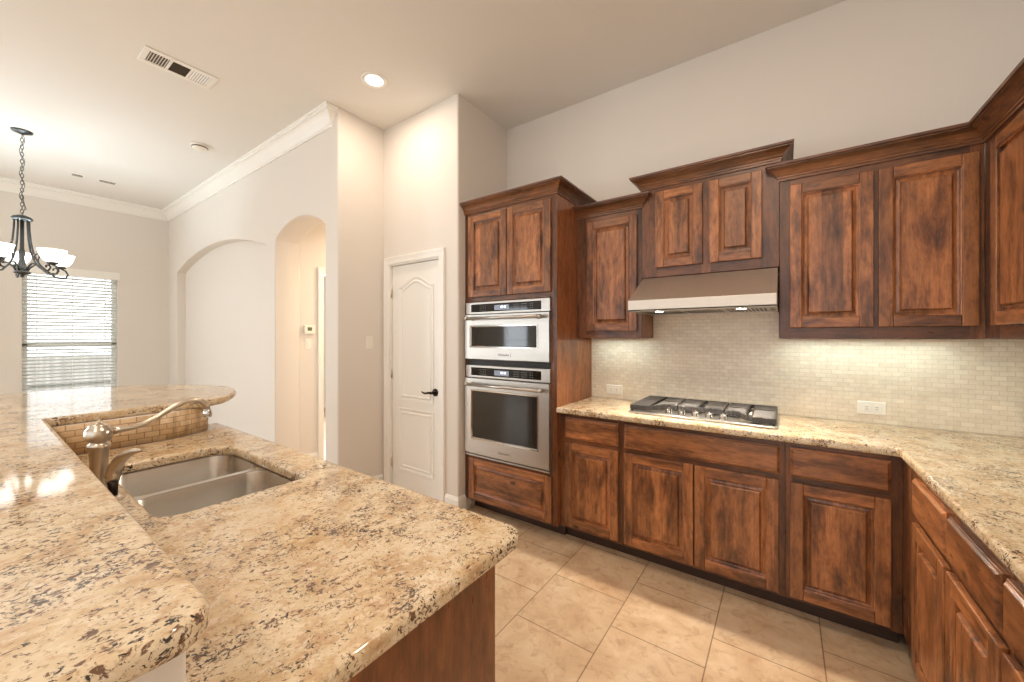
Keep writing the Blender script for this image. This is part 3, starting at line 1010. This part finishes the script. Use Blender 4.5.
# shell: slanted front, top, two sides, back; open below
prof = side
vs = [(0, y, z) for y, z in prof] + [(W, y, z) for y, z in prof]
hb.add(vs, [(0, 1, 2, 3, 4), (9, 8, 7, 6, 5), (0, 5, 6, 1), (1, 6, 7, 2), (2, 7, 8, 3), (3, 8, 9, 4)])
hb.box(0, W, 0, .012, .0, .012, 'x').box(0, .012, 0, D, 0, .012, 'y').box(W - .012, W, 0, D, 0, .012, 'y').box(0, W, D - .012, D, 0, .012, 'x')
hb.build('canopy', M['steel_hood'], hd_, .002, 2, fix=True)
MB().box(.012, W - .012, .012, D - .012, .016, .020).build('underside', M['steel'], hd_)
MB().box(.03, W - .03, .03, .20, .006, .017).build('lamp_panel', M['steel'], hd_, .002)
for k in range(3):
    fx0 = .03 + k * (W - .06) / 3; fx1 = fx0 + (W - .06) / 3 - .006
    fl = MB().box(fx0, fx1, .21, D - .03, .008, .016).build('grease_filter', M['steel'], hd_)
    ll = MB()
    x = fx0 + .014
    while x < fx1 - .014:
        ll.box(x, x + .008, .225, D - .045, .0065, .009); x += .020
    ll.build('filter_slots', M['black'], fl)
for lx in (.148, .577):
    l = MB().lathe([(.034, .002), (.034, .008)], (lx, .137, 0), 24).build('hood_light', M['chrome'], hd_)
    MB().lathe([(0, .0005), (.022, .0005), (.026, .003)], (lx, .137, 0), 24).build('lens', M['lamp'], l)

# ------------------------------------------------------------------ island, bar wall and raised bar
isl = thing('island_cabinet', 'wooden island cabinet carrying the sink worktop', 'cabinet', (-2.5, .16, 0))
IX = .20
MB().box(IX, 1.905, 0, .56, .10, .60).box(IX, 1.905, .555, .575, .10, ZT).box(1.885, 1.905, 0, .56, .6, ZT).box(IX, IX + .02, 0, .56, .6, ZT).build('carcass', M['wood_plain'], isl)
MB().box(1.9055, 1.925, .0, .582, .0, ZT).build('end_panel', M['wood_plain'], isl, .002)
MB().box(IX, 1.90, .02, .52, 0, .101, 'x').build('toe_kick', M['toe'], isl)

hole = fillet([(-1.325, .285, .06), (-1.325, .660, .02), (-2.005, .655, .10), (-2.005, .285, .06)], 10)
it = slab('island_worktop', fillet([(-2.3115, .158, 0), (-.522, .158, 0), (-.522, .797, .045), (-2.56, .797, .02), (-2.56, .722, 0), (-2.405, .722, 0), (-2.355, .65, 0), (-2.325, .59, 0), (-2.3115, .50, 0)], 8), [hole], ZT, .914, .012, M['granite'])
tag(it, 'lower beige granite island worktop with the sink cut into it', 'worktop')

# raised bar wall: L in plan, the inner corner toward the sink, curved at its free end
bw = thing('bar_wall', 'low wall with a brick mosaic face carrying the raised bar', 'half wall', (0, 0, 0))
arc = [(-2.32, .16), (-2.318, .50), (-2.328, .56), (-2.345, .61), (-2.372, .66), (-2.41, .705)]
poly = [(-.60, .0), (-.60, .155), (-2.32, .155)] + arc[1:] + [(-2.52, .62), (-2.53, .40), (-2.53, 0.0)]
MB().prism(poly, 0, 1.036).build('core', M['wall'], bw, .004)
tl = MB()
path = [(-.62, .157), (-2.3175, .157)] + [(x + .0035, y + .0005) for x, y in arc[1:]]
u = 0
for i in range(len(path) - 1):
    a, b = Vector(path[i]), Vector(path[i + 1]); L = (b - a).length
    nrm = Vector((-(b - a).y, (b - a).x)).normalized()
    q = [(a.x, a.y, .9145), (b.x, b.y, .9145), (b.x, b.y, 1.0355), (a.x, a.y, 1.0355)]
    tl.add(q, [(0, 1, 2, 3)], gc=[(u, .001, 0), (u + L, .001, 0), (u + L, .1258, 0), (u, .1258, 0)], smooth=i > 0)
    u += L
tile = tl.build('mosaic_face', M['bar_tile'], bw, fix=False)
so = tile.modifiers.new('thick', 'SOLIDIFY'); so.thickness = .004; so.offset = 0

BZ0, BZ1 = 1.036, 1.072
curve_end = [(-2.345, .45), (-2.342, .60), (-2.352, .70), (-2.39, .765), (-2.455, .815), (-2.54, .865), (-2.646, .914), (-2.74, .94), (-2.84, .953), (-2.95, .948), (-3.05, .925),
             (-3.17, .865), (-3.29, .78), (-3.40, .68), (-3.475, .58), (-3.51, .47), (-3.515, .30), (-3.515, -.30)]
near = fillet([(-3.515, -.30, 0), (-.535, -.30, .05), (-.535, .172, .05), (-2.30, .172, 0)], 8)
outline = near[1:-1] + [(-2.318, .172), (-2.322, .20)] + curve_end
bt = slab('bar_top', outline, [], BZ0, BZ1, .014, M['granite'])
tag(bt, 'raised beige granite bar top with a rounded far end', 'bar top')

# ---- double-bowl sink
sk = thing('double_sink', 'stainless double-bowl sink set under the island worktop', 'sink', (-1.67, .47, ZT))


def bowl(x0, x1, y0, y1, depth, r, name='bowl'):
    mb = MB()
    loops = []
    for (ins_, z, rr) in ((-.012, -.003, r), (0, -.003, r), (.002, -.008, r), (.006, -depth + .035, r), (.012, -depth + .012, r), (.03, -depth, r * .8)):
        p = fillet([(x0 + ins_, y0 + ins_, rr), (x1 - ins_, y0 + ins_, rr), (x1 - ins_, y1 - ins_, rr), (x0 + ins_, y1 - ins_, rr)], 8)
        loops.append([(x, y, z) for x, y in p])
    n = len(loops[0])
    vs = [p for l in loops for p in l]
    fs = []
    for k in range(len(loops) - 1):
        for i in range(n):
            j = (i + 1) % n
            fs.append((k * n + i, k * n + j, (k + 1) * n + j, (k + 1) * n + i))
    fs.append(tuple((len(loops) - 1) * n + i for i in range(n)))
    mb.add(vs, fs, smooth=True)
    o = mb.build(name, M['steel_v'], sk, fix=False, sharp=50)
    cx, cy = (x0 + x1) / 2, (y0 + y1) / 2
    MB().lathe([(.042, -depth + .001), (.042, -depth + .004), (.036, -depth + .005), (.03, -depth - .002), (0, -depth - .002)], (cx, cy, 0), 24).build('drain', M['chrome'], o)
    return o


bowl(-.345, -.016, -.195, .195, .19, .07)
bowl(.004, .345, -.195, .195, .19, .06)
slab('rim', [(-.365, -.22), (.365, -.22), (.365, .22), (-.365, .22)], [fillet([(-.335, -.19, .06), (-.018, -.19, .06), (-.018, .19, .06), (-.335, .19, .06)]), fillet([(.008, -.19, .06), (.335, -.19, .06), (.335, .19, .06), (.008, .19, .06)])], -.0022, -.0008, .0002, M['steel_v'], sk)

# ---- faucet and side sprayer
FX, FY = -1.678, .225
fc = thing('kitchen_faucet', 'brushed nickel kitchen faucet with a long curved spout over the sink', 'faucet', (FX, FY, .914))
MB().lathe([(.026, 0), (.026, .006), (.0235, .012), (.0215, .03), (.021, .10), (.022, .135), (.0255, .143), (.0255, .151), (.020, .156), (.018, .162)], n=28).build('body', M['nickel'], fc)
MB().lathe([(.018, .158), (.026, .163), (.0305, .172), (.032, .182), (.0305, .193), (.027, .200), (.023, .204), (.023, .208), (.018, .212), (.009, .216), (.005, .219), (.004, .224), (0, .226)], n=28).build('dome', M['nickel'], fc)
sp = [(.028, .186), (.05, .188), (.075, .19), (.10, .197), (.13, .213), (.16, .234), (.185, .249), (.205, .2565), (.225, .2575), (.243, .250), (.255, .235), (.259, .215)]
ux, uy = .124, .992
MB().tube([(ux * t, uy * t, z) for t, z in sp], [.0115, .0095, .0085, .0083, .0085, .0088, .0088, .0088, .0088, .009, .0095, .010], 14).build('spout', M['nickel'], fc)
MB().tube([(ux * .258, uy * .258, .222), (ux * .2595, uy * .2595, .205), (ux * .26, uy * .26, .194)], [.0105, .0125, .0118], 16).build('aerator', M['chrome'], fc)
ss = thing('side_sprayer', 'curved brushed nickel side sprayer standing beside the faucet', 'sprayer', (-1.595, .243, .914))
MB().lathe([(.024, 0), (.024, .004), (.018, .009), (.014, .012)], n=20).build('base', M['nickel'], ss)
hs = MB().tube([(0, 0, .010), (-.004, 0, .03), (-.010, 0, .05)], [.009, .0105, .0125], 16)
hs.build('stem', M['bronze'], ss)  # bronze colour paints in a brown reflection on the nickel stem
MB().tube([(-.012, 0, .045), (-.022, .002, .062), (-.022, .006, .085), (-.010, .014, .108), (.010, .026, .127), (.034, .040, .138), (.05, .05, .139)], [.013, .018, .018, .0155, .012, .009, .0045], 16).build('head', M['nickel'], ss)

# ------------------------------------------------------------------ small things on walls and ceiling
sw = thing('light_switch', 'white light switch plate on the short beige wall left of the pantry door', 'switch', (XJ, 2.055, 1.335))
MB().box(0, .005, -.036, .036, -.058, .058).build('cover_plate', M['plastic'], sw, .003)
MB().box(.004, .008, -.017, .017, -.033, .033).build('rocker', M['plastic'], sw, .002)
sw2 = thing('light_switch', 'white switch plate under the thermostat in the hallway', 'switch', (-4.15, 2.092, 1.31))
MB().box(0, .005, -.032, .032, -.055, .055).build('cover_plate', M['plastic'], sw2, .003)
MB().box(.004, .008, -.014, .014, -.03, .03).build('rocker', M['plastic'], sw2, .002)
th = thing('thermostat', 'white thermostat with a small grey screen on the hallway wall', 'thermostat', (-4.15, 2.098, 1.46))
MB().box(0, .028, -.056, .056, -.045, .048).build('housing', M['plastic'], th, .006)
MB().box(.0275, .0285, -.026, .022, -.010, .026).build('screen', M['lcd'], th)

# ceiling register: three louvred fields
cv = thing('ceiling_vent', 'white three-part air register on the kitchen ceiling', 'vent', (-3.50, .862, H))
fm = MB()
fm.box(-.105, -.068, -.2, .2, -.008, 0).box(.068, .105, -.2, .2, -.008, 0).box(-.068, .068, -.2, -.168, -.008, 0).box(-.068, .068, .168, .2, -.008, 0)
fm.box(-.068, .068, -.064, -.048, -.008, 0).box(-.068, .068, .048, .064, -.008, 0)
fm.build('frame', M['white'], cv, .002)
MB().box(-.068, .068, -.168, .168, -.001, 0).build('duct_face', M['vent_dark'], cv)
for (y0, y1, tilt) in ((-.168, -.064, -45), (-.048, .048, 0), (.064, .168, 45)):
    lv = MB()
    if tilt:
        k = y0 + .008
        while k < y1 - .004:
            s_ = .0034 if tilt > 0 else -.0034
            lv.add([(-.068, k - s_, -.001), (.068, k - s_, -.001), (.068, k + s_, -.008), (-.068, k + s_, -.008), (-.068, k - s_ + .002, -.001), (.068, k - s_ + .002, -.001), (.068, k + s_ + .002, -.008), (-.068, k + s_ + .002, -.008)],
                   [(0, 1, 2, 3), (4, 7, 6, 5), (0, 4, 5, 1), (3, 2, 6, 7), (0, 3, 7, 4), (1, 5, 6, 2)])
            k += .0145
    else:
        k = -.064
        while k < .066:
            lv.box(k, k + .0015, y0, y1, -.008, -.001); k += .0085
    lv.build('louvres', M['white'] if tilt else M['vent_dark'], cv)  # middle louvres carry the painted shade tone

for (y0, y1, lab) in ((.68, .79, 'small ceiling register in the breakfast room, nearer the chandelier'), (.90, 1.06, 'small ceiling register in the breakfast room, nearer the arch wall')):
    v2 = thing('ceiling_vent', lab, 'vent', (-6.78, (y0 + y1) / 2, H), 0, 'small breakfast-room registers')
    d = (y1 - y0) / 2
    MB().box(-.055, .055, -d, d, -.007, 0).build('frame', M['white'], v2, .002)
    q = MB(); k = -.04
    while k < .04: q.box(k, k + .006, -d + .012, d - .012, -.0078, -.0065); k += .012
    q.build('slots', M['vent_dark'], v2)

sd = thing('smoke_detector', 'round white smoke detector on the ceiling before the arch wall', 'smoke detector', (-4.74, 1.325, H))
MB().lathe([(.075, 0), (.075, -.012), (.066, -.016), (.062, -.032), (.05, -.042), (0, -.044)][::-1], n=32).build('housing', M['plastic'], sd)
MB().lathe([(.061, -.030), (.0652, -.029), (.0662, -.020), (.062, -.019)], n=32).build('sensor_slots', M['vent_dark'], sd)

rl = thing('recessed_light', 'lit round recessed ceiling light above the pantry corner', 'ceiling light', (-2.48, 1.735, H))
MB().lathe([(.066, -.002), (.070, -.007), (.092, -.005), (.096, 0)], n=40).build('trim_ring', M['white'], rl)
MB().lathe([(0, -.0025), (.055, -.003), (.067, -.001)], n=40).build('lens', M['lamp'], rl)

# ------------------------------------------------------------------ chandelier
CX, CY_ = -5.75, .282
ch = thing('chandelier', 'dark iron five-light chandelier with white bowl shades hanging from a chain', 'chandelier', (CX, CY_, H))
MB().lathe([(0, -.03), (.02, -.03), (.03, -.022), (.062, -.012), (.068, 0)], n=28).build('canopy', M['pewter'], ch)
lk = MB(); z = -.035; k = 0
while z > -.76:
    a = (k % 2) * math.pi / 2; ca, sa = math.cos(a), math.sin(a)
    pts = [(.010 * math.cos(t) * ca, .010 * math.cos(t) * sa, z - .016 + .021 * math.sin(t)) for t in [2 * math.pi * q / 10 for q in range(10)]]
    lk.tube(pts, .0026, 6, closed=True); z -= .033; k += 1
pts = []
for q in range(60):
    t = q / 59; pts.append((.016 * math.cos(t * 22), .016 * math.sin(t * 22), -.03 - t * .73))
lk.tube(pts, .0022, 5)
lk.build('chain', M['pewter'], ch)
lp = MB().tube([(.02, 0, -.60), (.05, .01, -.68), (.085, .02, -.74), (.05, .01, -.74), (.01, 0, -.78)], .003, 6).build('slack_wire', M['pewter'], ch)
B = -H
zz = lambda v: v - H
MB().lathe([(0, zz(2.515)), (.02, zz(2.51)), (.055, zz(2.495)), (.068, zz(2.475)), (.06, zz(2.462)), (0, zz(2.46))], n=24).build('top_cap', M['pewter'], ch)
MB().lathe([(.013, zz(2.47)), (.013, zz(2.20)), (.022, zz(2.16)), (.014, zz(2.12)), (.026, zz(2.05)), (.03, zz(2.0)), (.056, zz(1.985)), (.052, zz(1.972)), (.025, zz(1.962)), (.012, zz(1.95)), (.016, zz(1.94)), (0, zz(1.93))][::-1], n=20).build('stem', M['pewter'], ch)
arm_proto = None
for k in range(5):
    a = R(39.3) + k * 2 * math.pi / 5
    if arm_proto is None:
        ar = MB()
        ar.tube([(.03, 0, zz(1.985)), (.05, 0, zz(2.03)), (.085, 0, zz(2.065)), (.125, 0, zz(2.062)), (.17, 0, zz(2.015)), (.215, 0, zz(1.972)), (.26, 0, zz(1.958)), (.298, 0, zz(1.972)), (.312, 0, zz(2.005)), (.294, 0, zz(2.04)), (.262, 0, zz(2.057))], .0075, 8)
        # upright rod from the top cap, flaring into a scroll
        ar.tube([(.045, 0, zz(2.47)), (.048, 0, zz(2.38)), (.055, 0, zz(2.28)), (.072, 0, zz(2.18)), (.10, 0, zz(2.10)), (.14, 0, zz(2.035)), (.185, 0, zz(2.0)), (.228, 0, zz(2.004)), (.245, 0, zz(2.03)), (.23, 0, zz(2.055)), (.208, 0, zz(2.05)), (.205, 0, zz(2.03))], .007, 8)
        ar.tube([(.105, 0, zz(2.09)), (.105, 0, zz(2.13)), (.125, 0, zz(2.155)), (.148, 0, zz(2.145)), (.146, 0, zz(2.122))], .0055, 8)
        arm_proto = ar.build('arm', M['pewter'], ch)
        MB().lathe([(.010, zz(2.052)), (.032, zz(2.060)), (.040, zz(2.074)), (.028, zz(2.082))], (.26, 0, 0), 20).build('cup', M['pewter'], arm_proto)
        MB().lathe([(.028, zz(2.076)), (.056, zz(2.092)), (.078, zz(2.132)), (.094, zz(2.192)), (.091, zz(2.192)), (.075, zz(2.134)), (.053, zz(2.096)), (.026, zz(2.080))], (.26, 0, 0), 28).build('shade', M['shade'], arm_proto)
        arm = arm_proto
    else:
        arm = copy_tree(arm_proto, ch)
    arm.rotation_euler = (0, 0, a)
